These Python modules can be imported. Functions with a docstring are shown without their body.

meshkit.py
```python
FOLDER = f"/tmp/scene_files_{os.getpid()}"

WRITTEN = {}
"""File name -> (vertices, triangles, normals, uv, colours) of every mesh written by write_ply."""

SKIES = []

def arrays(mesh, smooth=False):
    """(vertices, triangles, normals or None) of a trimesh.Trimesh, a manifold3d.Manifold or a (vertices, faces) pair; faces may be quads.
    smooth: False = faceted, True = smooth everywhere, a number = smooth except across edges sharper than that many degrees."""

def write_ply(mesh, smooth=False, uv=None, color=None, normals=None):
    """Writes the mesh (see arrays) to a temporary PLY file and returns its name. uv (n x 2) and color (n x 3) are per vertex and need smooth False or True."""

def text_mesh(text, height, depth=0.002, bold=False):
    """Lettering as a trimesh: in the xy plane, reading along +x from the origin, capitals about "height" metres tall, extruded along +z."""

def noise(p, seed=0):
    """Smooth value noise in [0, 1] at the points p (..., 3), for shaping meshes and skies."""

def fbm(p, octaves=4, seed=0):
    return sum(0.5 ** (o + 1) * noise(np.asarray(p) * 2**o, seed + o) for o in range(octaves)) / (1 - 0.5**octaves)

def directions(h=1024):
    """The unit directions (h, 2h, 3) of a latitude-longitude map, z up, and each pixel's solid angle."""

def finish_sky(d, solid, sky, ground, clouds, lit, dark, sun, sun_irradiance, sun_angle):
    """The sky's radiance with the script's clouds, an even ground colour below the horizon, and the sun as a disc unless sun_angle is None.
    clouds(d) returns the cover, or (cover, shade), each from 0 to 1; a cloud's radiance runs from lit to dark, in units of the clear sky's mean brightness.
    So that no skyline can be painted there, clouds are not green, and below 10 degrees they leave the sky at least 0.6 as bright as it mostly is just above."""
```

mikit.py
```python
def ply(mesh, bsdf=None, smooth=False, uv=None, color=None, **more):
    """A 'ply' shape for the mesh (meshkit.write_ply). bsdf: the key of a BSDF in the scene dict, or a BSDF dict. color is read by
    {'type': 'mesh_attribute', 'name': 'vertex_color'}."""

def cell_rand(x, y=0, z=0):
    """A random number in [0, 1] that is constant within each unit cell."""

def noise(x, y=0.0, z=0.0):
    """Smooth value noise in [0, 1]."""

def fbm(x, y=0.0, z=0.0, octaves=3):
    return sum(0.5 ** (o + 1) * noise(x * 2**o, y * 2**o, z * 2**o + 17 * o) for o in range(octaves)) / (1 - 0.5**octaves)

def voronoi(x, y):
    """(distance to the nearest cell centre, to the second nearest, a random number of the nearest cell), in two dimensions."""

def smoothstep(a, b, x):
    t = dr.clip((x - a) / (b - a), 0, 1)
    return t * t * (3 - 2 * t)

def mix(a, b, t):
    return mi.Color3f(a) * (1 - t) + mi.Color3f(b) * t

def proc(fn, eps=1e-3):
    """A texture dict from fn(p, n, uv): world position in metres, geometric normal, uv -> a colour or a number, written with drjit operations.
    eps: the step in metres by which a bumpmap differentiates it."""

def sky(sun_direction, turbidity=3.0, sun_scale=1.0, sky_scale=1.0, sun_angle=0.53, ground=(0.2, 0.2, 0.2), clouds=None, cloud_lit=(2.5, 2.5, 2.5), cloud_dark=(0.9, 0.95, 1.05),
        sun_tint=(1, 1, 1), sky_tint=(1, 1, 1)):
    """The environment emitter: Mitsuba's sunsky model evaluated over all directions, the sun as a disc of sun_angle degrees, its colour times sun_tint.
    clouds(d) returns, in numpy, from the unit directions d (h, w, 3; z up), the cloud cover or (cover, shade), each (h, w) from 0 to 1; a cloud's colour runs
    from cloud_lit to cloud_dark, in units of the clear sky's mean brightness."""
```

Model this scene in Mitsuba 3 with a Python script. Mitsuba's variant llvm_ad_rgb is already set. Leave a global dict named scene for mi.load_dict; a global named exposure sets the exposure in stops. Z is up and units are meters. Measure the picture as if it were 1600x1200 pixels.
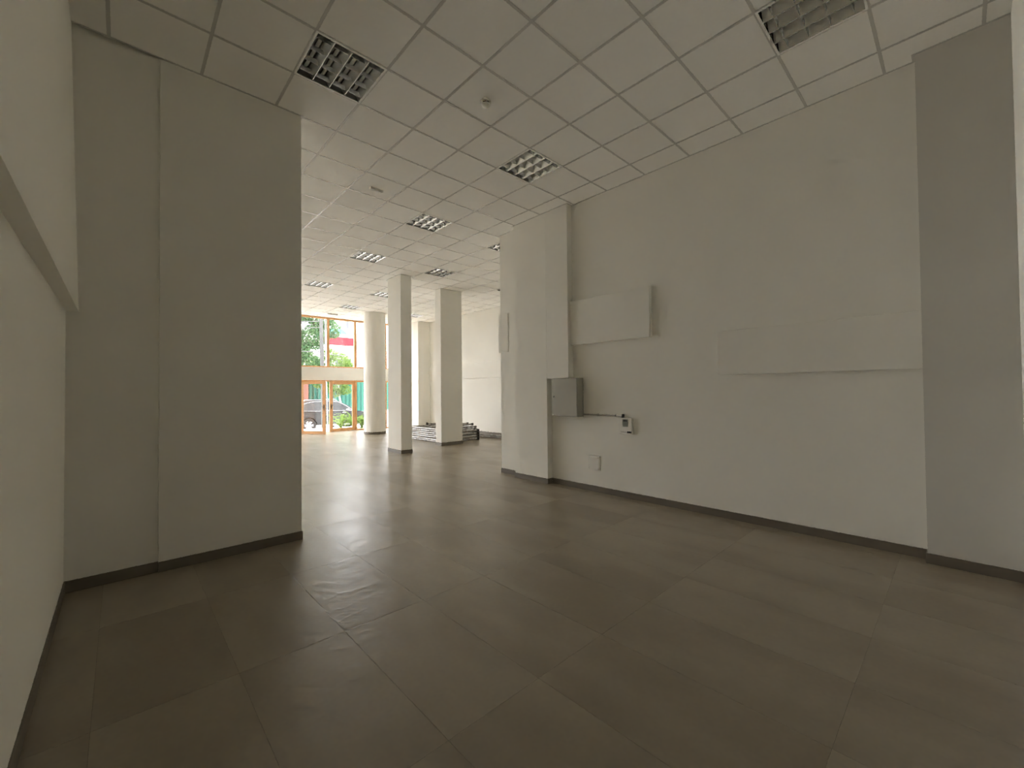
import math, random
import numpy as np, trimesh, shapely
import mitsuba as mi, drjit as dr
import mikit, meshkit
from mikit import proc, noise, fbm, smoothstep, mix, cell_rand
from shapely.geometry import Polygon, box as rect
from shapely.ops import unary_union
T = mi.ScalarTransform4f
random.seed(4); rng = np.random.default_rng(4)
scene, labels = {}, {}

# ------------------------------------------------------------------ camera, sky, exposure
EYE = 1.487
YAW, PITCH, ROLL, FOC = 0.751806503, 0.0169787253, -0.00973231308, 655.02
cy_, sy_, cp_, sp_ = math.cos(YAW), math.sin(YAW), math.cos(PITCH), math.sin(PITCH)
FWD = np.array([sy_*cp_, cy_*cp_, sp_]); R0 = np.array([cy_, -sy_, 0.]); U0 = np.cross(R0, FWD)
UPV = U0*math.cos(ROLL) - R0*math.sin(ROLL); RGT = R0*math.cos(ROLL) + U0*math.sin(ROLL)
scene['camera'] = {'type': 'perspective', 'fov_axis': 'x', 'fov': math.degrees(2*math.atan(800/FOC)),
                   'to_world': T().look_at(origin=[0, 0, EYE], target=[float(v) for v in np.array([0, 0, EYE])+FWD], up=[float(v) for v in UPV]),
                   'near_clip': 0.01, 'far_clip': 1000.0}
exposure = 5.1
def cloud_cover(d):
    n = meshkit.fbm(d*[3, 3, 5], 3, 3)
    return np.clip(0.93+0.2*(n-0.5), 0, 1), np.clip(0.9*n-0.2, 0, 1)
scene['sky'] = mikit.sky([0.55, -0.02, 0.83], turbidity=4.0, sun_scale=0.0, sky_scale=1.0, sun_angle=6.0, ground=(0.12, 0.116, 0.11),
                         clouds=cloud_cover, cloud_lit=(3.0, 3.0, 3.0), cloud_dark=(2.2, 2.2, 2.25))

# ------------------------------------------------------------------ materials
def rgb(*c): return {'type': 'rgb', 'value': [float(v) for v in c]}
def principled(c, rough=0.6, spec=0.5, **k):
    return {'type': 'twosided', 'bsdf': {'type': 'principled', 'base_color': c if isinstance(c, dict) else rgb(*c), 'roughness': rough, 'specular': spec, **k}}
def mat(key, b): key = 'material_'+key; scene[key] = b; return key
def bump(b, fn, scale=1.0, eps=2e-3):
    return {'type': 'twosided', 'bsdf': {'type': 'bumpmap', 'arbitrary': proc(fn, eps), 'scale': scale, 'bsdf': b['bsdf']}}

def f_wall(p, n, uv):
    a = fbm(p.x*1.3, p.y*1.3, p.z*1.3, 3)
    return mix((0.795, 0.78, 0.72), (0.83, 0.815, 0.757), a)
M_wall = mat('plaster_paint', principled(proc(f_wall), 0.75, 0.25))
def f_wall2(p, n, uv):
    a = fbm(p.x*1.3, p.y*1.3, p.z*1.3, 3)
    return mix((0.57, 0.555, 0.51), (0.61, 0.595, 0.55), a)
M_wall2 = mat('darker_plaster', principled(proc(f_wall2), 0.8, 0.2))  # wall plaster in an evenly darker tone, for the right-end pilaster only
def f_ctile(p, n, uv):
    a = fbm(p.x*120, p.y*120, 0, 2)
    v = cell_rand(dr.floor((p.x-2.3212)/0.6), dr.floor((p.y-2.2191)/0.6), 3)
    c = mix((0.885, 0.875, 0.835), (0.925, 0.915, 0.88), a)
    return c*(0.97+0.05*v)
M_ctile = mat('mineral_tile', principled(proc(f_ctile), 0.9, 0.15))
M_tbar = mat('painted_steel_bar', principled((0.56, 0.55, 0.52), 0.22, 0.9))
def f_floor(p, n, uv):
    i, j = dr.floor((p.x-1.03)/0.56), dr.floor((p.y-3.78)/1.13)
    a = fbm(p.x*2.2+7*cell_rand(i, j, 1), p.y*1.1+9*cell_rand(i, j, 2), 0, 4)
    b = fbm(p.x*60, p.y*60, 0, 2)
    c = mix((0.225, 0.188, 0.138), (0.27, 0.232, 0.176), smoothstep(0.25, 0.75, a))
    return c*(0.95+0.07*b)*(0.975+0.05*cell_rand(i, j, 5))
def f_floorr(p, n, uv):
    a = fbm(p.x*1.6, p.y*1.6, 5.0, 3)
    b = fbm(p.x*9, p.y*9, 2.0, 3)
    return 0.22+0.13*a+0.06*b
def f_floorb(p, n, uv):
    i, j = dr.floor((p.x-1.03)/0.56), dr.floor((p.y-3.78)/1.13)
    o = cell_rand(i, j, 7)*31
    w = fbm(p.x*2.5+o, p.y*2.5-o, 9.0, 2)*1.6
    a = fbm(p.x*5+o+w, p.y*7+o, 0, 3)
    r = 1-dr.abs(2*fbm(p.x*4.0+o, p.y*8.0-o+w, 4.0, 3)-1)
    return a*0.0019+smoothstep(0.78, 1.0, r)*0.0008
M_floor = mat('porcelain_tile', bump({'bsdf': {'type': 'principled', 'base_color': proc(f_floor), 'roughness': proc(f_floorr), 'specular': 1.0}}, f_floorb, 1.0, 6e-3))
M_grout = mat('grout', principled((0.17, 0.145, 0.11), 0.9, 0.2))
def f_base(p, n, uv):
    a = fbm(p.x*3, p.y*3, p.z*14, 3)
    return mix((0.130, 0.110, 0.084), (0.175, 0.152, 0.12), a)
M_base = mat('skirting_tile', principled(proc(f_base), 0.45, 0.4))
M_alu = mat('louvre_aluminium', {'type': 'twosided', 'bsdf': {'type': 'roughconductor', 'material': 'Al', 'alpha': 0.10, 'specular_reflectance': rgb(0.80, 0.81, 0.79)}})
M_pan = mat('reflector_pan', {'type': 'twosided', 'bsdf': {'type': 'roughconductor', 'material': 'Al', 'alpha': 0.18, 'specular_reflectance': rgb(0.42, 0.43, 0.41)}})
M_white = mat('white_enamel', principled((0.82, 0.81, 0.77), 0.35, 0.5))
M_rim = mat('rim_enamel', principled((0.92, 0.91, 0.88), 0.25, 0.6))
M_plastic = mat('white_plastic', principled((0.78, 0.77, 0.72), 0.45, 0.5))
M_pvc = mat('grey_pvc', principled((0.40, 0.385, 0.345), 0.5, 0.4))
M_cab = mat('grey_enamel', principled((0.41, 0.40, 0.35), 0.45, 0.4))
M_black = mat('black_plastic', principled((0.02, 0.02, 0.02), 0.4, 0.5))
M_lcd = mat('lcd_glass', principled((0.20, 0.22, 0.19), 0.2, 0.6))
M_tube = mat('opal_glass', principled((0.62, 0.62, 0.60), 0.25, 0.5))
def f_wood(p, n, uv):
    a = fbm(p.x*30, p.y*30, p.z*2.5, 4)
    return mix((0.56, 0.285, 0.115), (0.72, 0.42, 0.20), a)
M_wood = mat('varnished_wood', principled(proc(f_wood), 0.35, 0.5))
M_pane = mat('window_glass', {'type': 'thindielectric', 'int_ior': 1.5})
def f_steel(p, n, uv):
    a = fbm(p.x*18, p.y*18, p.z*18, 3)
    return mix((0.22, 0.20, 0.18), (0.50, 0.49, 0.47), smoothstep(0.3, 0.65, a))
M_steel = mat('galvanised_tube', principled(proc(f_steel), 0.4, 0.5, metallic=0.6))
M_darksteel = mat('dark_steel', principled((0.075, 0.068, 0.06), 0.5, 0.5, metallic=0.4))
M_chrome = mat('chrome', {'type': 'twosided', 'bsdf': {'type': 'roughconductor', 'material': 'Al', 'alpha': 0.08}})

# ------------------------------------------------------------------ mesh helpers
def bx(x0, x1, y0, y1, z0, z1):
    b = trimesh.creation.box((x1-x0, y1-y0, z1-z0)); b.apply_translation(((x0+x1)/2, (y0+y1)/2, (z0+z1)/2)); return b
def cbox(x0, x1, y0, y1, z0, z1, c=0.003):
    """box with chamfered edges"""
    pts = []
    for i in range(3):
        for sx in (0, 1):
            for sy in (0, 1):
                for sz in (0, 1):
                    d = [c, c, c]; d[i] = 0
                    pts.append([(x0+d[0], x1-d[0])[sx], (y0+d[1], y1-d[1])[sy], (z0+d[2], z1-d[2])[sz]])
    return trimesh.convex.convex_hull(np.array(pts))
def hull(pts): return trimesh.convex.convex_hull(np.array(pts, float))
def cat(*m): return trimesh.util.concatenate([x for x in m])
def extr(poly, z0, z1):
    if not isinstance(poly, (Polygon, shapely.MultiPolygon)): poly = Polygon(poly)
    ms = [trimesh.creation.extrude_polygon(g, z1-z0, engine='earcut') for g in getattr(poly, 'geoms', [poly])]
    m = cat(*ms); m.apply_translation((0, 0, z0)); return m
def extr_y(pts_xz, y0, y1):
    m = trimesh.creation.extrude_polygon(Polygon(pts_xz), y1-y0, engine='earcut')
    v = m.vertices.copy(); m.vertices = np.stack([v[:, 0], y1-v[:, 2], v[:, 1]], 1); return m
def extr_x(pts_yz, x0, x1):
    m = trimesh.creation.extrude_polygon(Polygon(pts_yz), x1-x0, engine='earcut')
    v = m.vertices.copy(); m.vertices = np.stack([x0+v[:, 2], v[:, 0], v[:, 1]], 1); return m
def rod(a, b, r, n=12):
    return trimesh.creation.cylinder(r, segment=(np.array(a, float), np.array(b, float)), sections=n)
def tube_path(pts, r, n=8):
    return cat(*[rod(pts[i], pts[i+1], r, n) for i in range(len(pts)-1)], *[trimesh.creation.icosphere(1, r).apply_translation(p) for p in pts[1:-1]])
def lathe(prof, n=32): return trimesh.creation.revolve(np.array(prof, float), sections=n)
used = {}
def key_of(base):
    k = used.get(base, -1)+1; used[base] = k
    return base if k == 0 else f'{base}_{k:03d}'
def put(key, mesh, m, smooth=False, **more):
    scene[key] = mikit.ply(mesh, m, smooth=smooth, **more) if not isinstance(mesh, dict) else {**mesh, **more}
    return key
def part(parent, name, mesh, m=None, smooth=False, label=None, **more):
    k = key_of(parent+'__'+name); put(k, mesh, m, smooth, **more)
    if label: labels[k] = {'label': label}
    return k
def struct(name, mesh, m, label=None, smooth=False):
    put(name, mesh, m, smooth); labels[name] = {'kind': 'structure', **({'label': label} if label else {})}
    return name
def thing(name, label, catg, group=None):
    k = key_of(name); labels[k] = {'label': label, 'category': catg, **({'group': group} if group else {})}
    return k

# ------------------------------------------------------------------ the shell
ZC = 4.352                      # underside of the ceiling grid
TOP = 4.62
OX, OY, S = 2.32122577, 2.21914977, 0.6
YF = 16.30                      # inner face of the street front
XHR, XHL = 9.35, -1.50          # hall side walls
WX = 5.106                      # right wall of the near room
# left wall: lower face and an upper part that stands proud of it
struct('wall_left', extr_y([(-0.6, -0.05), (-0.305, -0.05), (-0.305, 2.13), (-0.236, 2.13), (-0.288, 4.37), (-0.288, TOP), (-0.6, TOP)], -0.7, 4.66), M_wall,
       'white plastered left wall whose upper part stands proud')
PX1, PY1, PY0 = 1.357, 4.61, 4.637
struct('wall_partition', extr([(-0.6, PY0), (0.24, PY0), (0.24, PY1), (PX1, PY1), (PX1, 4.86), (-0.6, 4.86)], -0.05, TOP), M_wall, 'white partition wall at the left in deep shade')
struct('wall_rear', bx(-0.6, 5.5, -0.7, -0.32, -0.05, TOP), M_wall)
struct('wall_right', bx(WX, 5.5, -0.5, 5.5, -0.05, TOP), M_wall, 'white plastered right wall')
part('wall_right', 'pilaster', bx(4.995, WX+.05, -0.5, 0.216, -0.05, TOP), M_wall2, label='pilaster at the right end, toned darker than the wall')
part('wall_right', 'pilaster', cbox(4.99, WX+.05, 4.52, 5.27, -0.05, TOP, .003), M_wall, label='pilaster left of the cabinet')
part('wall_right', 'boxing', cbox(4.9895, WX+.05, 4.075, 4.5215, 1.68, TOP, .003), M_wall, label='boxed duct above the cabinet, flush with the pilaster')
part('wall_right', 'pilaster', bx(5.115, WX+.3, 5.2, 5.765, -0.05, TOP), M_wall)
part('wall_right', 'beam', cbox(WX-0.058, WX+.05, 2.757, 4.2, 2.18, 2.852, .004), M_wall, label='proud flat band beside the pilaster')
part('wall_right', 'beam', cbox(WX-0.055, WX+.05, 0.1, 1.917, 1.648, 2.152, .004), M_wall, label='proud flat band lower on the wall')
part('wall_right', 'beam', cbox(5.10, 5.35, 5.55, 5.81, 2.195, 2.895, .004), M_wall)
struct('wall_hall_near', bx(5.118, XHR+.3, 5.4, 5.764, -0.05, TOP), M_wall)
struct('wall_hall_right', bx(XHR, XHR+.3, 5.3, YF+.3, -0.05, TOP), M_wall, 'bright white wall on the right of the far hall')
part('wall_hall_right', 'beam', cbox(XHR-.045, XHR+.05, 5.8, 14.96, 1.965, 2.50, .004), M_wall, label='proud flat band along the wall')
part('wall_hall_right', 'pilaster', bx(8.80, XHR+.05, 14.95, YF+.05, -0.05, TOP), M_wall)
struct('wall_hall_left', bx(XHL-.3, XHL, 4.7, YF+.3, -0.05, TOP), M_wall)
struct('wall_hall_back', bx(XHL-.3, -0.55, 4.66, 4.86, -0.05, TOP), M_wall)

# plan of the floor and the ceiling
plan = unary_union([rect(-0.32, -0.34, 5.106, 4.61), rect(PX1, 4.6, 5.115, 5.8), rect(XHL, 4.86, 5.06, YF+.02), rect(5.0, 5.765, XHR, YF+.02)])
plan = plan.difference(unary_union([rect(4.99, 4.52, 5.2, 5.27), rect(4.995, -0.5, 5.3, 0.216), rect(5.115, 5.2, 5.3, 5.765), rect(8.8, 14.95, 9.5, 16.5)]))
COLS = {'A': (4.96, 5.25, 9.23, 9.90), 'B': (6.46, 7.175, 9.77, 10.05)}
RC = (6.745, 14.50, 0.375)
colshape = unary_union([rect(c[0], c[2], c[1], c[3]) for c in COLS.values()]+[shapely.Point(RC[0], RC[1]).buffer(RC[2])])
cam2 = np.array([0, 0.])
def in_view(x, y, z, marg=0.05):
    d = np.array([x, y, z-EYE]); w = d@FWD
    if w < 0.15: return False
    return abs(d@RGT/w) < (800/FOC)*(1+marg)+.02 and abs(d@UPV/w) < (600/FOC)*(1+marg)+.02
def visible_plan(poly, z):
    """rough area in view that the partition does not hide"""
    c = poly.centroid
    pts = [(c.x, c.y)]+list(poly.exterior.coords)[:-1] if poly.geom_type == 'Polygon' else [(c.x, c.y)]
    if not any(in_view(x, y, z) for x, y in pts): return False
    return any(not (y > 4.7 and x/max(y, 1e-6)*PY1 < PX1-0.02) and not (y > 5.75 and x > 5.05 and x/y > 5.045/5.73+.004) for x, y in pts)

# ------------------------------------------------------------------ floor: slab and tiles
fx0, fy0, fw, fl = 1.03, 3.78, 0.56, 1.13
floor_plan = plan.difference(unary_union([rect(c[0], c[2], c[1], c[3]) for c in COLS.values()]))
struct('floor', bx(XHL-.3, XHR+.3, -0.7, YF+.25, -0.12, -0.0012), M_grout, 'floor of large brownish grey porcelain tiles with a dull sheen')
ftiles = []
g = 0.0007
for i in range(-6, 16):
    for j in range(-5, 13):
        c = rect(fx0+i*fw+g, fy0+j*fl+g, fx0+(i+1)*fw-g, fy0+(j+1)*fl-g).intersection(floor_plan)
        for q in getattr(c, 'geoms', [c]):
            if q.is_empty or q.geom_type != 'Polygon' or q.area < 2e-4: continue
            full = q.area > (fw-2*g)*(fl-2*g)*0.9999
            ftiles.append((q, full, visible_plan(q, 0.0), q.centroid.x**2+q.centroid.y**2))
def tile_mesh(w, l, t, c):
    v = [(-w/2+a*c, -l/2+a*c, 0) if 0 else 0 for a in (0,)]
    lo = [(-w/2, -l/2, -t), (w/2, -l/2, -t), (w/2, l/2, -t), (-w/2, l/2, -t)]
    mid = [(x, y, -c) for x, y, _ in lo]; w2, l2 = w/2-c, l/2-c
    hi = [(-w2, -l2, 0), (w2, -l2, 0), (w2, l2, 0), (-w2, l2, 0)]
    v = lo+mid+hi; f = []
    for a in range(4):
        b = (a+1) % 4
        f += [(a, b, 4+b), (a, 4+b, 4+a), (4+a, 4+b, 8+b), (4+a, 8+b, 8+a)]
    f += [(8, 9, 10), (8, 10, 11), (0, 2, 1), (0, 3, 2)]
    return trimesh.Trimesh(v, f, process=False)
FT = mikit.ply(tile_mesh(fw-2*g, fl-2*g, 0.0011, 0.0004), M_floor)
rest, n = [], 0
for q, full, vis, d in sorted(ftiles, key=lambda t: (not t[2], t[3])):
    if vis and n < 298:
        if full: part('floor', 'tile', FT, to_world=T().translate([q.centroid.x, q.centroid.y, 0]))
        else: part('floor', 'tile', extr(q, -0.0011, 0), M_floor)
        n += 1
    else: rest.append(extr(q, -0.0011, 0))
labels[part('floor', 'tile_field', cat(*rest), M_floor)] = {'kind': 'stuff', 'label': 'remaining floor tiles out of sight'}
n_floor = n

# ------------------------------------------------------------------ ceiling: slab, T-bars, tiles
struct('ceiling', bx(XHL-.3, XHR+.3, -0.7, YF+.3, 4.56, 4.70), M_wall, 'suspended ceiling of white mineral tiles in a square grid')
LAMPS = [(-2, 2), (-2, -3), (2, -3), (2, 2), (2, 6), (2, 10), (2, 15), (2, 19), (5, 6), (5, 10), (5, 15), (5, 19), (9, 19), (-2, 10), (-2, 15)]
ceil_plan = plan.difference(unary_union([colshape, rect(4.99, 4.075, 5.2, 4.53)]))
bw = 0.012
bars = []
inset = 0.016
tile_plan = ceil_plan.buffer(-inset, join_style='mitre')
ctiles = []
for i in range(-7, 12):
    for j in range(-5, 24):
        if (i, j) in LAMPS: continue
        c = rect(OX+i*S+.007, OY+j*S+.007, OX+(i+1)*S-.007, OY+(j+1)*S-.007).intersection(ceil_plan)
        for q in getattr(c, 'geoms', [c]):
            if q.is_empty or q.geom_type != 'Polygon' or q.area < 1e-3: continue
            ctiles.append((q, q.area > (S-.014)**2*.9999, visible_plan(q, ZC), q.centroid.x**2+q.centroid.y**2))
CT = mikit.ply(bx(-S/2+.007, S/2-.007, -S/2+.007, S/2-.007, 0, 0.012), M_ctile)
rest, n = [], 0
for q, full, vis, d in sorted(ctiles, key=lambda t: (not t[2], t[3])):
    z = ZC+0.0035
    if vis and n < 298:
        if full: part('ceiling', 'tile', CT, to_world=T().translate([q.centroid.x, q.centroid.y, z]))
        else: part('ceiling', 'tile', extr(q, z, z+.012), M_ctile)
        n += 1
    else: rest.append(extr(q, z, z+.012))
labels[part('ceiling', 'tile_field', cat(*rest), M_ctile)] = {'kind': 'stuff', 'label': 'remaining ceiling tiles, farthest off or out of sight'}
n_ceil = n
x0, y0, x1, y1 = ceil_plan.bounds
for i in range(-7, 13):
    c = rect(OX+i*S-bw, y0, OX+i*S+bw, y1).intersection(ceil_plan)
    for q in getattr(c, 'geoms', [c]):
        if not q.is_empty and q.area > 2e-3: part('ceiling', 'grid_bar', extr(q, ZC, ZC+.003), M_tbar)
cross = []
for j in range(-5, 25):
    yy = OY+j*S
    for q in [rect(x0, yy-bw, x1, yy+bw).intersection(ceil_plan)]:
        for r in getattr(q, 'geoms', [q]):
            if not r.is_empty and r.area > 2e-3: part('ceiling', 'grid_bar', extr(r, ZC+.0003, ZC+.003), M_tbar)
edge = ceil_plan.difference(ceil_plan.buffer(-0.020, join_style='mitre')).difference(shapely.Point(RC[0], RC[1]).buffer(.5))
part('ceiling', 'edge_trim', extr(edge, ZC-.0005, ZC+.0025), M_tbar, label='angle trim along the walls')

# ------------------------------------------------------------------ louvre lamps (not lit)
def vee(y0, y1, xc, wt, wb, h):     # a tapering aluminium blade along y
    return hull([(xc+s*w, y, z) for s in (-1, 1) for y in (y0, y1) for w, z in ((wt, h), (wb, 0))])
HF = 0.293
pan = cat(bx(-HF, HF, -HF, HF, 0.088, 0.092), bx(-HF, -HF+.002, -HF, HF, 0, .09), bx(HF-.002, HF, -HF, HF, 0, .09), bx(-HF, HF, -HF, -HF+.002, 0, .09), bx(-HF, HF, HF-.002, HF, 0, .09))
o, q_ = HF+.005, HF-.009
frame = cat(bx(-o, o, q_, o, -.004, .004), bx(-o, o, -o, -q_, -.004, .004), bx(q_, o, -q_, q_, -.004, .004), bx(-o, -q_, -q_, q_, -.004, .004))
xs_r = [-0.146, 0.0, 0.146]
P_pan = mikit.ply(pan, M_pan); P_frame = mikit.ply(frame, M_rim)
P_tube = mikit.ply(rod((0, -.285, 0), (0, .285, 0), .013, 14), M_tube, smooth=40)
P_rail = mikit.ply(vee(-q_, q_, 0, .044, .003, .072), M_alu)
P_side = {s: mikit.ply(hull([(s*a, y, z) for y in (-q_, q_) for a, z in ((q_, 0), (q_-.004, 0), (q_, .072), (q_-.038, .072))]), M_alu) for s in (-1, 1)}
P_blade = mikit.ply(hull([(x, s*w, z) for x in (-.060, .060) for s in (-1, 1) for w, z in ((.007, .045), (.001, .006))]), M_alu)
def lamp_label(k):
    L = {(-2, 2): 'square louvre ceiling lamp with bright rim, nearest the dark partition at upper left', (2, -3): 'square louvre ceiling lamp cut by the top edge at upper right',
         (2, 2): 'square louvre ceiling lamp near the right wall with four bright mirror strips', (2, 6): 'third louvre lamp of the middle row, beyond the small white emergency box',
         (2, 10): 'louvre lamp of the middle row, left of the tall narrow column top', (2, 15): 'louvre lamp far off in the middle row, beside the partition edge',
         (2, 19): 'last louvre lamp of the middle row, mostly hidden by the partition edge', (5, 6): 'louvre lamp half hidden behind the stepped pilaster top',
         (5, 10): 'louvre lamp between the tops of the two square columns', (5, 15): 'louvre lamp partly hidden by the narrow square column',
         (5, 19): 'louvre lamp in front of the round column top by the window', (9, 19): 'louvre lamp peeping out right of the narrow square column, near the far corner'}
    return L.get(k, 'square louvre ceiling lamp outside the view')
for (i, j) in LAMPS:
    if (i, j) in ((-2, -3), (-2, 10), (-2, 15)): continue
    t = thing('ceiling_lamp', lamp_label((i, j)), 'ceiling lamp', 'square louvre lamps in the suspended ceiling')
    M = T().translate([OX+(i+.5)*S, OY+(j+.5)*S, ZC])
    at = lambda x, y, z: T().translate([OX+(i+.5)*S+x, OY+(j+.5)*S+y, ZC+z])
    part(t, 'housing', P_pan, to_world=M); part(t, 'frame', P_frame, to_world=M)
    for x in (-.219, -.073, .073, .219): part(t, 'tube', P_tube, to_world=at(x, 0, .068))
    for x in xs_r: part(t, 'rail', P_rail, to_world=at(x, 0, .001))
    for s in (-1, 1): part(t, 'rail', P_side[s], to_world=at(0, 0, .001))
    for x in (-.219, -.073, .073, .219):
        for y in (-.2175, -.0725, .0725, .2175): part(t, 'blade', P_blade, to_world=at(x*1.0, y, .001))

# ------------------------------------------------------------------ baseboards
BH, BT = 0.085, 0.010
def skirting(name, boxes, parent=None, label=None):
    m = cat(*[cbox(*b, -.001, BH, .0015) for b in boxes])
    if parent: return part(parent, 'skirting', m, M_base, label='brown grey tiled skirting')
    struct(name, m, M_base, label)
skirting('baseboard_left', [(-.306, -.305+BT, -.31, 4.645)])
skirting('baseboard_partition', [(-.30, .24-.0002, PY0-BT, PY0+.001), (.24-.001, PX1+BT, PY1-BT, PY1+.001), (PX1-.001, PX1+BT, PY1, 4.86)])
skirting('baseboard_rear', [(-.30, 4.99, -.321, -.32+BT)])
skirting('baseboard_right', [(4.995-BT, 4.996, -.31, .216+BT), (4.996, WX, .2165, .216+BT), (WX-BT, WX+.001, .226, 4.51), (4.99-BT, WX-BT, 4.52-BT, 4.521),
                              (4.99-BT, 4.991, 4.521, 5.27+BT), (4.992, 5.115, 5.2705, 5.27+BT), (5.115-BT, 5.116, 5.28, 5.765+BT)])
skirting('baseboard_hall_near', [(5.12, XHR, 5.7635, 5.764+BT)])
skirting('baseboard_hall_right', [(XHR-BT, XHR+.001, 5.775, 14.94), (8.79, XHR-BT, 14.94, 14.951), (8.79, 8.801, 14.951, YF-.02)])

# ------------------------------------------------------------------ columns
def square_column(c, label):
    x0, x1, y0, y1 = c
    t = thing('column', label, 'column')
    part(t, 'shaft', cbox(x0, x1, y0, y1, 0, ZC-.001, .004), M_wall)
    m = extr(rect(x0-BT, y0-BT, x1+BT, y1+BT).difference(rect(x0+.0005, y0+.0005, x1-.0005, y1-.0005)), 0, BH)
    part(t, 'skirting', m, M_base, label='brown grey tiled skirting')
square_column(COLS['A'], 'tall narrow white square column, the nearer of the two square ones')
square_column(COLS['B'], 'broad white square column with stacked steel frames behind its foot')
t = thing('column', 'round white column beside the glazed street doors', 'column')
part(t, 'shaft', trimesh.creation.cylinder(RC[2], ZC-.002, sections=64).apply_translation((RC[0], RC[1], (ZC-.002)/2)), M_wall, smooth=40)
part(t, 'skirting', lathe([(RC[2]+.0005, 0), (RC[2]+BT, 0), (RC[2]+BT, BH), (RC[2]+.0005, BH), (RC[2]+.0005, 0)], 64).apply_translation((RC[0], RC[1], 0)), M_base, smooth=40, label='brown grey tiled skirting')

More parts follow.
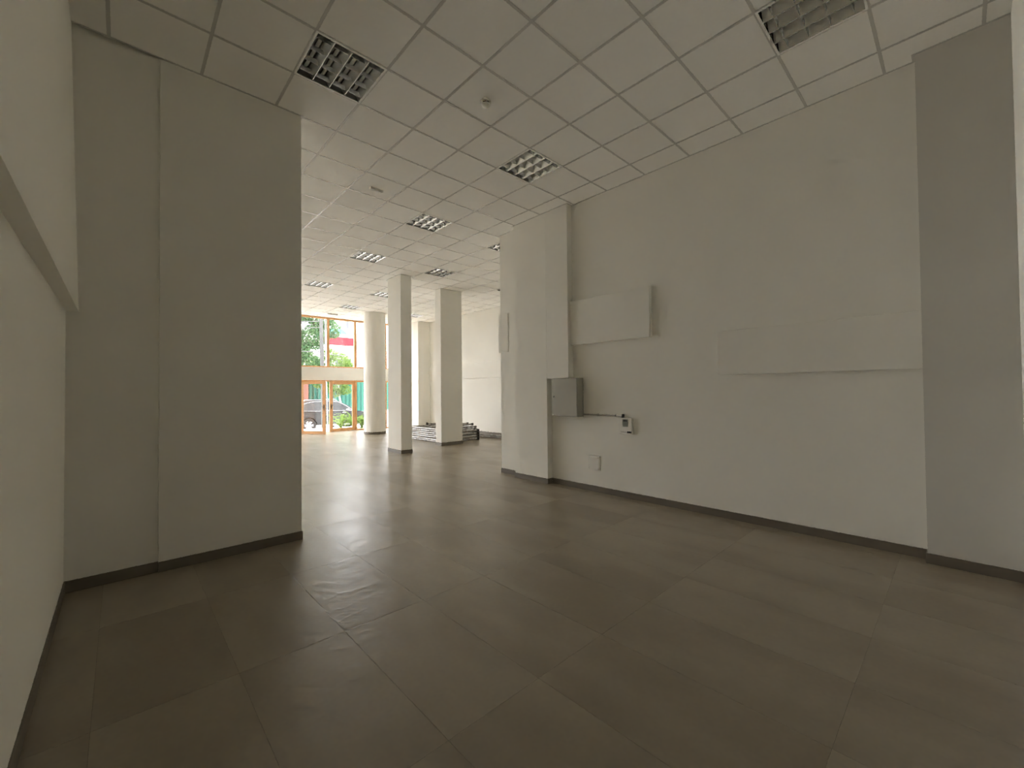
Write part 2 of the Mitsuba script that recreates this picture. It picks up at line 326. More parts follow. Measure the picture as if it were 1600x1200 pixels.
# ------------------------------------------------------------------ street front: spandrel, windows, doors
MOD = 1.045; MX = [4.72+MOD*k for k in range(-6, 5)]; MX[0] = XHL; MX[-2] = 8.085; MX[-1] = 8.80
ZS0, ZS1 = 1.965, 2.452
struct('wall_front', cat(bx(XHL, 8.85, YF-.02, YF+.28, ZS0, ZS1), bx(XHL, 8.85, YF, YF+.3, 4.352, TOP)), M_wall, 'white spandrel band between the doors and the upper windows')
def window(n, xa, xb, z0, z1, fw_=.05, y=YF+.06, label=None):
    k = f'window_{n}'
    fr = cat(bx(xa, xa+fw_, y, y+.07, z0, z1), bx(xb-fw_, xb, y, y+.07, z0, z1), bx(xa+fw_, xb-fw_, y, y+.07, z0, z0+fw_), bx(xa+fw_, xb-fw_, y, y+.07, z1-fw_-.015, z1))
    labels[k] = {'kind': 'structure', 'label': label or 'wood framed window'}
    part(k, 'frame', fr, M_wood)
    part(k, 'pane', bx(xa+fw_-.004, xb-fw_+.004, y+.033, y+.0332, z0+fw_-.004, z1-fw_-.011) if 0 else trimesh.Trimesh([(xa+fw_-.004, y+.033, z0+fw_-.004), (xb-fw_+.004, y+.033, z0+fw_-.004), (xb-fw_+.004, y+.033, z1-fw_-.011), (xa+fw_-.004, y+.033, z1-fw_-.011)], [[0, 1, 2], [0, 2, 3]]), M_pane)
n = 1
for a, b in zip(MX[:-1], MX[1:]):
    window(n, a, b, ZS1+.001, 4.351, .045, label='upper window in an orange wood frame, part of the band under the ceiling'); n += 1
for k, (a, b) in enumerate(zip(MX[:-1], MX[1:])):
    if k in (6, 7): continue
    if k < 6: continue_ = None
    window(n, a, b, 0.0, ZS0-.001, .045, label='fixed street level window in a thin wood frame'); n += 1
DX0, DX1 = 4.735, 6.815
struct('trim_1', cat(bx(DX0-.03, DX0+.03, YF+.03, YF+.13, 0, ZS0-.001), bx(DX1-.02, DX1+.04, YF+.03, YF+.13, 0, ZS0-.001), bx(DX0+.03, DX1-.02, YF+.03, YF+.13, ZS0-.045, ZS0-.001)), M_wood, 'orange wood frame of the street doors')
def door(n, hinge, ang, sgn, w, label):
    """leaf in its own frame: hinge at the origin, leaf along sgn*x, turned by ang"""
    k = f'door_{n}'; labels[k] = {'kind': 'structure', 'label': label}
    st, h, d = .118, ZS0-.055, .045
    X = lambda a, b: (min(sgn*a, sgn*b), max(sgn*a, sgn*b))
    M = T().translate([*hinge, 0.008]).rotate([0, 0, 1], ang)
    fr = cat(cbox(*X(0, st), 0, d, 0, h, .004), cbox(*X(w-st, w), 0, d, 0, h, .004), cbox(*X(st-.001, w-st+.001), .002, d-.002, 0, st, .004), cbox(*X(st-.001, w-st+.001), .002, d-.002, h-st*.9, h, .004))
    part(k, 'frame', fr, M_wood, to_world=M)
    xa, xb = X(st-.004, w-st+.004)
    part(k, 'pane', trimesh.Trimesh([(xa, d/2, st-.004), (xb, d/2, st-.004), (xb, d/2, h-st*.9+.004), (xa, d/2, h-st*.9+.004)], [[0, 1, 2], [0, 2, 3]]), M_pane, to_world=M)
    hx = sgn*(w-.05)
    hd = [cbox(hx-.018, hx+.018, -.008, .001, .86, 1.06, .002), rod((hx, -.045, 1.0), (hx, .001, 1.0), .009), rod((hx, -.045, 1.0), (hx-sgn*.11, -.045, 1.0), .009),
          cbox(hx-.018, hx+.018, d-.001, d+.008, .86, 1.06, .002), rod((hx, d+.045, 1.0), (hx, d-.001, 1.0), .009), rod((hx, d+.045, 1.0), (hx-sgn*.11, d+.045, 1.0), .009)]
    part(k, 'handle', cat(*hd), M_darksteel, to_world=M, label='dark lever handle')
LW = 1.035
door(1, (DX0+.032, YF+.04), -56.0, 1, LW, 'left glazed wood door leaf standing open into the hall')
door(2, (DX1-.022, YF+.05), 3.0, -1, 1.0, 'right glazed wood door leaf, closed')

# ------------------------------------------------------------------ devices on the right wall
t = thing('electrical_cabinet', 'grey metal electrical cabinet set under the notch of the pilaster', 'electrical cabinet')
cx0, ya, yb, za, zb = 4.955, 3.893, 4.398, 1.092, 1.677
part(t, 'body', cbox(cx0+.012, WX, ya, yb, za, zb, .003), M_cab)
dk = part(t, 'door', cbox(cx0, cx0+.0119, ya+.004, yb-.004, za+.004, zb-.004, .003), M_cab)
part(dk, 'lock', rod((cx0-.006, yb-.055, 1.395), (cx0+.002, yb-.055, 1.395), .013), M_black, smooth=40, label='black round lock')
part(dk, 'corner_cap', cbox(cx0-.004, cx0+.002, yb-.04, yb-.012, za+.010, za+.032, .001), M_plastic)
part(t, 'rear_flange', bx(WX-.012, WX-.0005, ya-.006, yb+.006, za-.004, zb+.001), M_cab)
t = thing('conduit', 'thin grey conduit running along the wall from the cabinet to the thermostat', 'conduit')
part(t, 'pipe', rod((WX-.014, 3.885, 1.128), (WX-.014, 3.29, 1.128), .0115, 16), M_pvc, smooth=40)
part(t, 'clip', cbox(WX-.03, WX, 3.60, 3.622, 1.110, 1.146, .002), M_pvc)
part(t, 'coupling', rod((WX-.018, 3.295, 1.128), (WX-.018, 3.205, 1.128), .021, 16), M_white, smooth=40, label='white coupling at the end of the pipe')
part(t, 'gland', cat(rod((WX-.018, 3.205, 1.128), (WX-.018, 3.185, 1.128), .027, 12), rod((WX-.018, 3.315, 1.128), (WX-.018, 3.295, 1.128), .016, 12)), M_black, smooth=40)
t = thing('thermostat', 'white wall thermostat with a small grey display below the conduit end', 'thermostat')
part(t, 'back_plate', cbox(WX-.008, WX, 3.045, 3.262, .875, 1.112, .002), M_plastic)
part(t, 'body', cbox(WX-.040, WX-.008, 3.052, 3.255, .882, 1.106, .005), M_plastic)
part(t, 'display', cbox(WX-.0425, WX-.0395, 3.105, 3.195, .985, 1.085, .001), M_lcd)
part(t, 'display', cbox(WX-.0435, WX-.0420, 3.118, 3.182, 1.055, 1.076, .0005), M_black, label='dark line of the display')
part(t, 'badge', cbox(WX-.043, WX-.0395, 3.056, 3.122, .898, .922, .001), M_black, label='small black badge')
for k in range(4): part(t, 'button', cbox(WX-.043, WX-.0395, 3.14+.022*k, 3.153+.022*k, .905, .915, .001), M_pvc)
t = thing('cover_plate', 'blank square cover plate low on the right wall under the cabinet', 'cover plate')
part(t, 'plate', cbox(WX-.012, WX, 3.598, 3.812, .312, .530, .003), M_plastic)
part(t, 'lid', cbox(WX-.0165, WX-.0119, 3.616, 3.794, .330, .512, .002), M_plastic)
for a in (3.625, 3.785):
    for b in (.339, .503): part(t, 'screw', rod((WX-.018, a, b), (WX-.016, a, b), .005, 10), M_pvc)

# ------------------------------------------------------------------ devices on the ceiling
t = thing('smoke_detector', 'round white smoke detector on a ceiling tile near the middle of the room', 'smoke detector')
dxy = (2.627, 3.150)
def at_det(m): return m.apply_translation((*dxy, ZC+.0034))
part(t, 'base', at_det(lathe([(0, -.001), (.052, -.001), (.055, -.006), (.055, -.016), (.046, -.020), (0, -.020)], 40)), M_plastic, smooth=40)
part(t, 'chamber', at_det(lathe([(0, -.020), (.038, -.020), (.038, -.034), (0, -.034)], 32)), M_black, smooth=40, label='dark slotted chamber')
part(t, 'cap', at_det(lathe([(0, -.034), (.045, -.034), (.046, -.040), (.036, -.054), (.015, -.060), (0, -.060)], 40)), M_plastic, smooth=40)
for k in range(6):
    a = k*math.pi/3
    part(t, 'rib', at_det(bx(.034, .046, -.004, .004, -.036, -.018).apply_transform(trimesh.transformations.rotation_matrix(a, (0, 0, 1)))), M_plastic)
t = thing('emergency_light', 'small oblong white box on the ceiling left of the third lamp', 'emergency light')
part(t, 'body', cbox(2.53, 2.72, 5.545, 5.595, ZC-.026, ZC+.0034, .003), M_plastic)
part(t, 'lens', cbox(2.535, 2.715, 5.549, 5.591, ZC-.031, ZC-.0261, .002), M_tube)
t = thing('ceiling_fitting', 'tiny dark oblong fitting on the ceiling close to the street windows', 'ceiling fitting')
part(t, 'body', cbox(5.45, 5.80, 15.47, 15.53, ZC-.03, ZC+.0034, .003), M_pvc)
part(t, 'lens', cbox(5.47, 5.78, 15.48, 15.52, ZC-.036, ZC-.0301, .002), M_tube)
t = thing('ceiling_sensor', 'tiny round sensor on the ceiling just left of the stepped pilaster', 'sensor')
part(t, 'base', lathe([(0, 0), (.045, 0), (.045, -.02), (0, -.02)], 20).apply_translation((7.78, 8.82, ZC+.0034)), M_pvc, smooth=40)
part(t, 'dome', lathe([(0, -.02), (.03, -.02), (.022, -.038), (0, -.045)], 20).apply_translation((7.78, 8.82, ZC+.0034)), M_black, smooth=40)

# ------------------------------------------------------------------ stacked scaffold frames and tubes behind the broad column
def scaffold_frame(cx, cy, z, ang, label, W=1.36, L=1.75, r=.022):
    t = thing('scaffold_frame', label, 'scaffold frame', 'scaffold frames stacked behind the broad column')
    M = T().translate([cx, cy, z]).rotate([0, 0, 1], ang)
    for s in (-1, 1): part(t, 'post', PF_post, to_world=M @ T().translate([s*W/2, 0, 0]))
    for y in (-.80, .0, .72): part(t, 'rail', PF_rail, to_world=M @ T().translate([0, y, 0]))
    for s in (-1, 1): part(t, 'foot', PF_foot, to_world=M @ T().translate([s*W/2, -.90, 0]))
    part(t, 'brace', PF_brace, to_world=M)
PF_post = mikit.ply(rod((0, -.88, 0), (0, .88, 0), .024, 12), M_steel, smooth=40)
PF_rail = mikit.ply(rod((-.68, 0, 0), (.68, 0, 0), .021, 12), M_steel, smooth=40)
PF_foot = mikit.ply(cat(rod((0, -.025, 0), (0, .03, 0), .0275, 12), rod((-.055, .0, 0), (.055, 0, 0), .014, 8)), M_darksteel, smooth=40)
PF_brace = mikit.ply(rod((-.66, -.78, .004), (.66, -.02, .004), .014, 10), M_steel, smooth=40)
names = ['lowest', 'second', 'third', 'fourth', 'fifth', 'sixth', 'topmost']
for k in range(7):
    scaffold_frame(7.44+rng.uniform(-.03, .03), 11.25+rng.uniform(-.05, .05), .030+.060*k, rng.uniform(-1.8, 1.8), f'grey steel scaffold frame, {names[k]} of the flat stack behind the broad column')
def pole(a, b, r, label, group, catg='pole', foot=True):
    t = thing('steel_pole', label, catg, group)
    part(t, 'tube', rod(a, b, r, 14), M_steel, smooth=40)
    a, b = np.array(a), np.array(b); d = (b-a)/np.linalg.norm(b-a)
    for p in (a, b): part(t, 'collar', rod(p-d*.03, p+d*.03, r*1.6, 12), M_darksteel, smooth=40)
    return t
pole((6.9, 10.42, .470), (8.12, 10.55, .458), .024, 'loose steel pole laid along the front of the stacked frames', None)
pole((6.95, 11.3, .505), (8.0, 10.62, .480), .022, 'loose steel pole laid aslant on top of the stacked frames', None)
for k, (a, b, w) in enumerate([((8.38, 11.2, .04), (8.74, 9.35, .04), 'front'), ((8.52, 11.35, .04), (8.95, 9.45, .04), 'middle'), ((8.46, 11.3, .088), (8.85, 9.4, .088), 'upper'), ((8.70, 11.5, .04), (9.14, 9.6, .04), 'rear')]):
    pole(a, b, .024, f'steel pole on the floor near the far right wall, {w} one of the loose bundle', 'loose poles by the far wall')
t = thing('pole_bundle', 'bundle of short dark props with base plates at the right end of the stacked frames', 'prop bundle')
for k, (y, z) in enumerate([(10.215, .04), (10.215, .125), (10.215, .21), (10.215, .295)]):
    kk = part(t, 'prop', rod((6.95, y, z), (8.08, y, z), .036, 14), M_steel, smooth=40)
    part(kk, 'base_plate', cat(cbox(8.08, 8.10, y-.06, y+.06, z-.038, z+.038, .003), rod((8.02, y, z), (8.08, y, z), .04, 12)), M_darksteel)

# ------------------------------------------------------------------ outside
def f_pave(p, n, uv): return mix((0.70, 0.69, 0.66), (0.78, 0.77, 0.74), fbm(p.x*2, p.y*2, 0, 4))
def f_road(p, n, uv): return mix((0.20, 0.197, 0.19), (0.26, 0.256, 0.247), fbm(p.x*3, p.y*3, 0, 4))
M_pave = mat('concrete_paving', principled(proc(f_pave), 0.85, 0.3)); M_road = mat('asphalt', principled(proc(f_road), 0.9, 0.3))
struct('terrace', bx(-14, 24, YF+.25, 18.9, -.6, -.03), M_pave, 'pale paved terrace outside the doors')
struct('ground', bx(-60, 90, 18.9, 120, -.9, -.57), M_road, 'pale road and yard outside')
part('terrace', 'threshold', bx(XHL, 8.85, YF+.02, YF+.26, -.05, -.002), M_pave)

# the parked car
def f_car(p, n, uv): return mix((0.022, 0.023, 0.025), (0.026, 0.027, 0.029), noise(p.x*4, p.y*4, p.z*4))
M_car = mat('car_paint', principled(proc(f_car), 0.35, 0.35))
M_carglass = mat('car_glass', principled((0.012, 0.013, 0.014), 0.08, 0.35))
M_rubber = mat('rubber', principled((0.03, 0.03, 0.03), 0.8, 0.3)); M_red = mat('red_lens', principled((0.55, 0.03, 0.03), 0.2, 0.6)); M_lens = mat('clear_lens', principled((0.7, 0.7, 0.7), 0.15, 0.6))
t = thing('car', 'dark grey sport utility car parked side on beyond the open doors', 'car')
CX, CY, CZ = 6.36, 23.30, -.57      # rear end, near side plane, road
def loft(sections):
    """sections: list of (x list, y, z list) closed rings with equal counts"""
    n = len(sections[0]); v = np.vstack(sections); f = []
    for a in range(len(sections)-1):
        for b in range(n):
            c = (b+1) % n
            f += [(a*n+b, a*n+c, (a+1)*n+c), (a*n+b, (a+1)*n+c, (a+1)*n+b)]
    for a, o in ((0, 1), (len(sections)-1, -1)):
        tri = trimesh.creation.triangulate_polygon(Polygon(sections[a][:, [0, 2]]), engine='earcut')
        ring = sections[a][:, [0, 2]]
        idx = [int(np.argmin(((ring-p)**2).sum(1))) for p in tri[0]]
        f += [tuple(a*n+idx[i] for i in q) for q in tri[1]]
    m = trimesh.Trimesh(v, f, process=False); m.fix_normals(); return m
def arch(cx, r, z0, n=10): return [(cx+r*math.cos(a), .36+r*math.sin(a)) for a in np.linspace(0, math.pi, n)]
RW, FW, WR = .87, 3.52, .36
low = [(4.30, .28), (4.36, .45), (4.37, .70), (4.28, .88), (3.95, .98), (3.30, 1.06), (2.2, 1.08), (.9, 1.10), (.22, 1.10), (.06, 1.02), (.02, .72), (.03, .42), (.10, .28)]
low += [(x, max(z, .26)) for x, z in arch(RW, .42, .3)[::-1]] + [(x, max(z, .26)) for x, z in arch(FW, .42, .3)[::-1]]
low = np.array(low)
def ring(y, k):
    c = np.array([2.2, .66]); q = c+(low-c)*k
    return np.stack([CX+q[:, 0], np.full(len(q), CY+y), CZ+q[:, 1]], 1)
part(t, 'body', loft([ring(0.05, np.array([.985, .94])), ring(0.0, np.array([.998, .995])), ring(0.12, 1.0), ring(1.68, 1.0), ring(1.80, np.array([.998, .995])), ring(1.75, np.array([.985, .94]))]), M_car)
cab = np.array([(.20, 1.08), (.32, 1.30), (.62, 1.56), (1.1, 1.655), (1.9, 1.67), (2.45, 1.61), (2.95, 1.36), (3.38, 1.05)])
def cring(y, inset, zs): return np.stack([CX+1.8+(cab[:, 0]-1.8)*inset, CY+y+(cab[:, 1]-1.08)*zs, CZ+cab[:, 1]], 1)
part(t, 'cabin', loft([cring(.05, 1.0, .32), cring(1.75, 1.0, -.32)]), M_car)
def sidewin(pts, off=.004, name='side_window'):
    p = np.array(pts); y = .05+(p[:, 1]-1.08)*.32
    a = np.stack([CX+p[:, 0], CY+y-off, CZ+p[:, 1]], 1); b = a+[0, .02, 0]
    return hull(np.vstack([a, b]))
for pts in ([(.52, 1.14), (.56, 1.34), (.72, 1.47), (1.02, 1.53), (1.10, 1.14)], [(1.16, 1.13), (1.12, 1.55), (1.86, 1.59), (1.90, 1.12)], [(1.98, 1.12), (1.96, 1.58), (2.40, 1.535), (2.78, 1.33), (3.06, 1.12)]):
    part(t, 'side_window', sidewin(pts), M_carglass, label='dark side glass')
def trimline(pts, r=.014):
    q = [(CX+x, CY+.05+(z-1.08)*.32-.008, CZ+z) for x, z in pts]; return tube_path(q, r, 6)
part(t, 'chrome_strip', trimline([(.46, 1.10), (1.2, 1.095), (2.2, 1.085), (3.16, 1.075)]), M_chrome, label='bright strip under the windows')
part(t, 'chrome_strip', trimline([(.46, 1.10), (.52, 1.36), (.72, 1.51), (1.1, 1.585), (1.9, 1.625), (2.42, 1.575), (2.84, 1.35), (3.16, 1.10)], .010), M_chrome)
part(t, 'roof_rail', tube_path([(CX+.6, CY+.26, CZ+1.60), (CX+.75, CY+.25, CZ+1.69), (CX+2.2, CY+.25, CZ+1.71), (CX+2.4, CY+.26, CZ+1.63)], .018, 8), M_chrome, label='bright roof rail')
tyre = lathe([(.20, -.09), (.32, -.11), (.355, -.085), (.36, 0), (.355, .085), (.32, .11), (.20, .09), (.20, -.09)], 40)
rimr = lathe([(.215, -.095), (.235, -.095), (.235, .05), (.215, .05), (.215, -.095)], 36)
def wheel(xc, yc, side):
    Mx = T().translate([CX+xc, CY+yc, CZ+WR]).rotate([1, 0, 0], 90)
    w = part(t, 'wheel', P_tyre, to_world=Mx, label='black tyre')
    part(w, 'rim', P_rim, to_world=Mx if side > 0 else Mx @ T().rotate([1, 0, 0], 180), label='light alloy rim')
spokes = cat(rimr, *[hull([(a*.05*s+0, w*s2, z) for a, w, z in ((0.6, .04, .085), (4.4, .060, .10)) for s in (1,) for s2 in (-1, 1)]+[(a*.05, w*s2, z-.03) for a, w, z in ((0.6, .04, .085), (4.4, .060, .10)) for s2 in (-1, 1)]).apply_transform(trimesh.transformations.rotation_matrix(k*2*math.pi/6, (0, 0, 1))) for k in range(6)], trimesh.creation.cylinder(.05, .04, sections=16).apply_translation((0, 0, .08)))
P_tyre = mikit.ply(tyre, M_rubber, smooth=40); P_rim = mikit.ply(spokes, M_white)
for xc in (RW, FW):
    wheel(xc, .11, 1); wheel(xc, 1.69, -1)
part(t, 'arch_lining', cat(*[extr_y([(CX+x, CZ+z) for x, z in arch(c, .425, 0)], CY+.16, CY+1.64) for c in (RW, FW)]), M_black)
for x in (1.72, 2.70): part(t, 'door_handle', cbox(CX+x-.1, CX+x+.1, CY-.03, CY+.01, CZ+.96, CZ+.99, .006), M_chrome, label='bright door handle')
part(t, 'mirror', hull(np.vstack([trimesh.creation.icosphere(2, 1).vertices*[.10, .10, .075]+[CX+2.86, CY-.07, CZ+1.12]])), M_chrome, smooth=True, label='bright side mirror')
part(t, 'tail_lamp', cbox(CX+.0, CX+.24, CY-.012, CY+.3, CZ+.84, CZ+1.0, .02), M_red, label='red tail lamp')
part(t, 'head_lamp', cbox(CX+4.0, CX+4.33, CY-.008, CY+.3, CZ+.74, CZ+.88, .02), M_lens)
part(t, 'sill_strip', cbox(CX+1.32, CX+3.06, CY-.014, CY+.02, CZ+.30, CZ+.35, .006), M_chrome)
for x in (1.20, 1.95, 3.02): part(t, 'door_seam', bx(CX+x, CX+x+.012, CY-.004, CY+.02, CZ+.36, CZ+1.04), M_black)

# green sheet fence on a low white wall
def f_green(p, n, uv): return mix((0.018, 0.125, 0.088), (0.03, 0.16, 0.12), fbm(p.x*1.2, p.y, p.z*.6, 3))
M_green = mat('green_sheet', principled(proc(f_green), 0.5, 0.4))
M_render = mat('white_render', principled((0.80, 0.79, 0.76), 0.8, 0.2))
t = thing('fence', 'green corrugated metal fence on a low white wall across the road', 'fence')
FYY = 27.0
part(t, 'plinth', bx(3.5, 21, FYY, FYY+.2, -.57, .28), M_render, label='low white wall')
def sheet(xa, xb):
    n = int((xb-xa)/.05); xs = np.linspace(xa, xb, n)
    ys = FYY+.06+.025*np.clip(1.6*np.sin(xs*2*math.pi/.25), -1, 1)
    v = np.vstack([np.stack([xs, ys, np.full(n, .26)], 1), np.stack([xs, ys, np.full(n, 2.85)], 1)])
    f = [(i, i+1, n+i+1) for i in range(n-1)]+[(i, n+i+1, n+i) for i in range(n-1)]
    return trimesh.Trimesh(v, f, process=False)
for k in range(12): part(t, 'sheet', sheet(6.6+k*1.1, 6.6+(k+1)*1.1-.012), M_green)
for k in range(13): part(t, 'post', bx(6.57+k*1.1, 6.63+k*1.1, FYY+.1, FYY+.16, .2, 2.9), M_green)
t = thing('gate_pillar', 'pale pink pillar at the left end of the green fence', 'pillar')
M_pink = mat('pink_render', principled((0.36, 0.17, 0.14), 0.8, 0.2))
part(t, 'shaft', cbox(7.35, 8.22, FYY-.42, FYY-.02, -.57, 3.0, .02), M_pink); part(t, 'cap', cbox(7.29, 8.28, FYY-.48, FYY-.01, 3.0, 3.12, .02), M_render)

# houses behind
M_redband = mat('red_band', principled((0.40, 0.018, 0.03), 0.5, 0.3)); M_greywin = mat('grey_shutter', principled((0.11, 0.115, 0.13), 0.5, 0.4)); M_teal = mat('teal_cloth', principled((0.06, 0.22, 0.24), 0.8, 0.2))
t = thing('building', 'white house with a red fascia band and a grey shuttered window', 'building')
part(t, 'wall', bx(11.5, 15.9, 38.6, 48, -.57, 7.4), M_render)
part(t, 'fascia', cbox(12.85, 15.75, 37.6, 38.7, 5.75, 6.42, .02), M_redband, label='red fascia band')
part(t, 'canopy', cbox(12.85, 15.75, 37.7, 38.62, 5.45, 5.74, .02), M_render)
w = part(t, 'window', bx(14.2, 15.35, 38.5, 38.62, 2.7, 4.55), M_greywin, label='grey shuttered window')
for k in range(10): part(w, 'slat', bx(14.22, 15.33, 38.46, 38.5, 2.78+k*.18, 2.88+k*.18), M_greywin)
part(t, 'window_frame', cat(bx(14.1, 14.2, 38.44, 38.6, 2.6, 4.65), bx(15.35, 15.45, 38.44, 38.6, 2.6, 4.65), bx(14.1, 15.45, 38.44, 38.6, 4.55, 4.65), bx(14.1, 15.45, 38.44, 38.6, 2.6, 2.7)), M_white)
aw = part(t, 'awning', hull([(13.1, 38.6, 7.3), (14.9, 38.6, 7.3), (13.1, 37.4, 6.7), (14.9, 37.4, 6.7), (13.1, 38.6, 7.2), (14.9, 38.6, 7.2)]), M_teal, label='teal awning')
part(t, 'chimney', bx(15.3, 15.6, 38.9, 39.3, 7.4, 9.2), M_greywin)
t = thing('building', 'pale building with balcony rails beyond the round column', 'building')
part(t, 'wall', bx(16.6, 27, 41, 52, -.57, 6.6), M_render)
for k in range(3):
    bl = part(t, 'balcony', bx(16.7, 21, 40.0, 41.0, 1.9+k*1.5, 2.0+k*1.5), M_render)
    for j in range(3): part(bl, 'rail', rod((16.7, 40.02, 2.2+k*1.5+j*.22), (21, 40.02, 2.2+k*1.5+j*.22), .03, 6), M_greywin)

# poles and wires
M_conc = mat('pole_concrete', principled((0.10, 0.10, 0.097), 0.8, 0.3)); M_wire = mat('wire', principled((0.12, 0.12, 0.12), 0.6, 0.3))
t = thing('utility_pole', 'grey concrete utility pole leaning slightly outside the upper window', 'utility pole')
part(t, 'shaft', trimesh.creation.cone(1, 1) if 0 else hull(np.vstack([np.stack([7.44+.10*np.cos(a), 21.75+.10*np.sin(a), 0*a-.57], 1) for a in [np.linspace(0, 6.28, 17)[:-1]]]+[np.stack([7.24+.075*np.cos(a), 21.75+.075*np.sin(a), 0*a+9], 1) for a in [np.linspace(0, 6.28, 17)[:-1]]])), M_conc, smooth=40)
part(t, 'riser_pipe', rod((7.60, 21.66, -.57), (7.40, 21.66, 8.5), .028, 10), M_white, smooth=40, label='white riser pipe')
part(t, 'crossarm', bx(6.4, 8.2, 21.70, 21.80, 7.9, 8.0), M_conc)
t = thing('sign_post', 'thin dark post seen through the right door leaf', 'post')
part(t, 'shaft', rod((9.16, 25.2, -.57), (9.12, 25.2, 2.6), .045, 10), M_darksteel, smooth=40); part(t, 'cap', trimesh.creation.icosphere(1, .06).apply_translation((9.12, 25.2, 2.62)), M_darksteel)
def wire(name, label, a, b, sag, r=.018):
    t = thing('wire', label, 'wire'); ts = np.linspace(0, 1, 15); a, b = np.array(a), np.array(b)
    put(t, tube_path([a+(b-a)*u-[0, 0, 4*sag*u*(1-u)] for u in ts], r, 6), M_wire)
wire('wire', 'highest wire strung from the utility pole towards the left', (7.3, 21.7, 5.05), (-9, 26, 4.9), .3)
wire('wire', 'middle wire strung from the utility pole towards the left', (7.32, 21.7, 4.75), (-9, 26, 4.5), .3)
wire('wire', 'lowest wire strung from the utility pole towards the left', (7.35, 21.7, 3.55), (-9, 26, 3.6), .15)
wire('wire', 'wire running level to the right across the pale building', (7.36, 21.75, 3.45), (22, 30, 4.2), .15)

# trees
def leaf_mat(key, a, b):
    f = lambda p, n, uv, a=a, b=b: mix(a, b, noise(p.x*5, p.y*5, p.z*5))
    return mat(key, {'type': 'principledthin', 'base_color': proc(f), 'roughness': 0.5, 'diff_trans': 0.9, 'spec_trans': 0.0})
M_leafA = leaf_mat('leaf_blue_green', (0.07, 0.155, 0.08), (0.19, 0.30, 0.13)); M_leafB = leaf_mat('leaf_fresh', (0.11, 0.20, 0.045), (0.25, 0.35, 0.10))
M_bark = mat('bark', principled((0.32, 0.29, 0.25), 0.9, 0.2)); M_paleb = mat('pale_bark', principled((0.62, 0.60, 0.56), 0.8, 0.2))
def leaves(blobs, n, size, seed):
    r = np.random.default_rng(seed); C = []
    w = np.array([b[3]**3 for b in blobs]); w /= w.sum()
    for k in r.choice(len(blobs), n, p=w):
        x, y, z, R = blobs[k]; d = r.normal(size=3); d /= np.linalg.norm(d)
        C.append(np.array([x, y, z])+d*R*r.uniform(.35, 1.0)**.6*[1, 1, .8])
    C = np.array(C); u = r.normal(size=(n, 3)); u[:, 2] -= .5; u /= np.linalg.norm(u, axis=1)[:, None]
    v = np.cross(u, r.normal(size=(n, 3))); v /= np.linalg.norm(v, axis=1)[:, None]
    L, W = size*r.uniform(.7, 1.3, (n, 1)), size*.38*r.uniform(.7, 1.3, (n, 1))
    nn = np.cross(u, v)
    V = np.stack([C-u*L, C-v*W+nn*W*.3, C+u*L, C+v*W+nn*W*.3], 1).reshape(-1, 3)
    b = np.arange(n)[:, None]*4
    return trimesh.Trimesh(V, np.vstack([b+[0, 1, 2], b+[0, 2, 3]]), process=False)
def tree(label, trunk, blobs, n, size, lm, bm, seed, r0=.14):
    t = thing('tree', label, 'tree')
    part(t, 'trunk', tube_path(trunk, r0, 10), bm, smooth=40)
    top = np.array(trunk[-1])
    for b in blobs[:7]: part(t, 'branch', tube_path([tuple(trunk[-2]), tuple((np.array(trunk[-2])+np.array(b[:3]))/2+[0, 0, .15]), tuple(b[:3])], r0*.35, 6), bm, smooth=40)
    k = part(t, 'foliage', leaves(blobs, n, size, seed), lm); labels[k] = {'kind': 'stuff', 'label': 'leaves of the crown'}
r = np.random.default_rng(8)
bl = [(7.0, 25.0, 6.1, 1.0), (8.3, 25.2, 5.9, .95), (7.9, 25.0, 4.6, .9), (6.9, 24.8, 3.7, .95), (8.9, 25.2, 5.2, .75), (7.6, 24.6, 3.1, .8), (6.1, 25, 5.0, 1.1), (7.7, 25.0, 7.2, 1.1), (6.3, 25.3, 7.0, 1.1), (8.2, 25.2, 3.0, .6)]
tree('large blue green tree filling the left upper window behind the utility pole', [(6.9, 25.2, -.57), (6.95, 25.2, 1.6), (7.2, 25.1, 3.2), (7.3, 25.1, 5.0)], bl, 16000, .095, M_leafA, M_bark, 1)
bl = [(9.15, 24.3, 3.2, .75), (8.75, 24.4, 2.5, .7), (9.5, 24.5, 2.4, .65), (9.1, 24.3, 1.85, .55), (8.65, 24.4, 3.6, .5), (9.65, 24.5, 3.0, .5), (8.55, 24.3, 1.75, .45), (9.45, 24.3, 1.65, .42), (8.2, 24.4, 2.1, .5), (8.95, 24.2, 1.5, .35)]
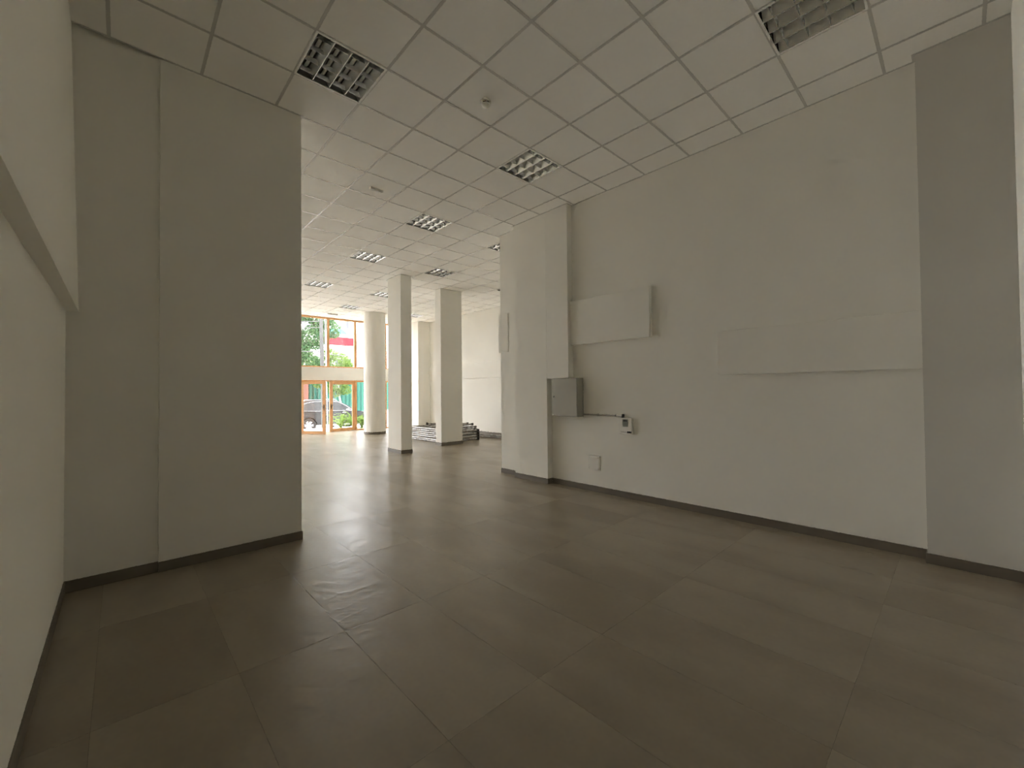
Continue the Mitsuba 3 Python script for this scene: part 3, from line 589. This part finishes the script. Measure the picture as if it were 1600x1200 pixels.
tree('small fresh green tree with a pale bent trunk seen through the right door leaf', [(9.55, 24.6, -.57), (9.42, 24.5, .5), (9.2, 24.4, 1.3), (9.1, 24.35, 2.2)], bl, 5200, .075, M_leafB, M_paleb, 2, .05)
bl = [(7.2, 30, 3.2, 1.6), (5.5, 30, 3.0, 1.8), (9.2, 30.5, 3.0, 1.3), (4.5, 30, 5.0, 2.0)]
tree('dim green tree behind the green fence', [(6.5, 30, -.57), (6.5, 30, 2.0), (6.8, 30, 3.5)], bl, 2600, .2, M_leafB, M_bark, 3)

# strap leaved plants by the terrace edge
def strap_plant(x, y, n, L, seed, label):
    rr = np.random.default_rng(seed); t = thing('strap_leaved_plant', label, 'plant', 'strap leaved plants outside the doors')
    part(t, 'stem', lathe([(0, 0), (.06, 0), (.05, .10), (0, .14)], 10).apply_translation((x, y, -.03)), M_leafB, smooth=40)
    for k in range(n):
        a = rr.uniform(0, 2*math.pi); l = L*rr.uniform(.65, 1.15); el = rr.uniform(.75, 1.4); w = .030*rr.uniform(.8, 1.3)
        p, d, pts = np.array([x, y, .02]), el, []
        for s in range(8):
            pts.append(p.copy()); p = p+l/7*np.array([math.cos(a)*math.cos(d), math.sin(a)*math.cos(d), math.sin(d)]); d -= rr.uniform(.14, .34)
        pts = np.array(pts); side = np.array([-math.sin(a), math.cos(a), 0]); ww = w*np.array([.5, .9, 1, 1, .9, .7, .45, .05])[:, None]
        V = np.vstack([pts-side*ww, pts+[0, 0, -.012]*1, pts+side*ww]); f = []
        for s in range(7):
            for o in (0, 8): f += [(o+s, o+s+1, o+8+s+1), (o+s, o+8+s+1, o+8+s)]
        part(t, 'leaf', trimesh.Trimesh(V, f, process=False), M_leafB, smooth=True)
for k, (x, y, nn_, L, lab) in enumerate([(6.78, 17.80, 34, 1.08, 'bushy strap leaved green plant behind the right door leaf, leftmost of the bed'), (7.22, 17.60, 34, 1.12, 'bushy strap leaved green plant behind the door stile'),
                                         (7.62, 17.65, 34, 1.10, 'strap leaved green plant beside the round column'), (8.05, 17.7, 22, .95, 'strap leaved green plant hidden mostly by the round column')]):
    strap_plant(x, y, nn_, L, 20+k, lab)
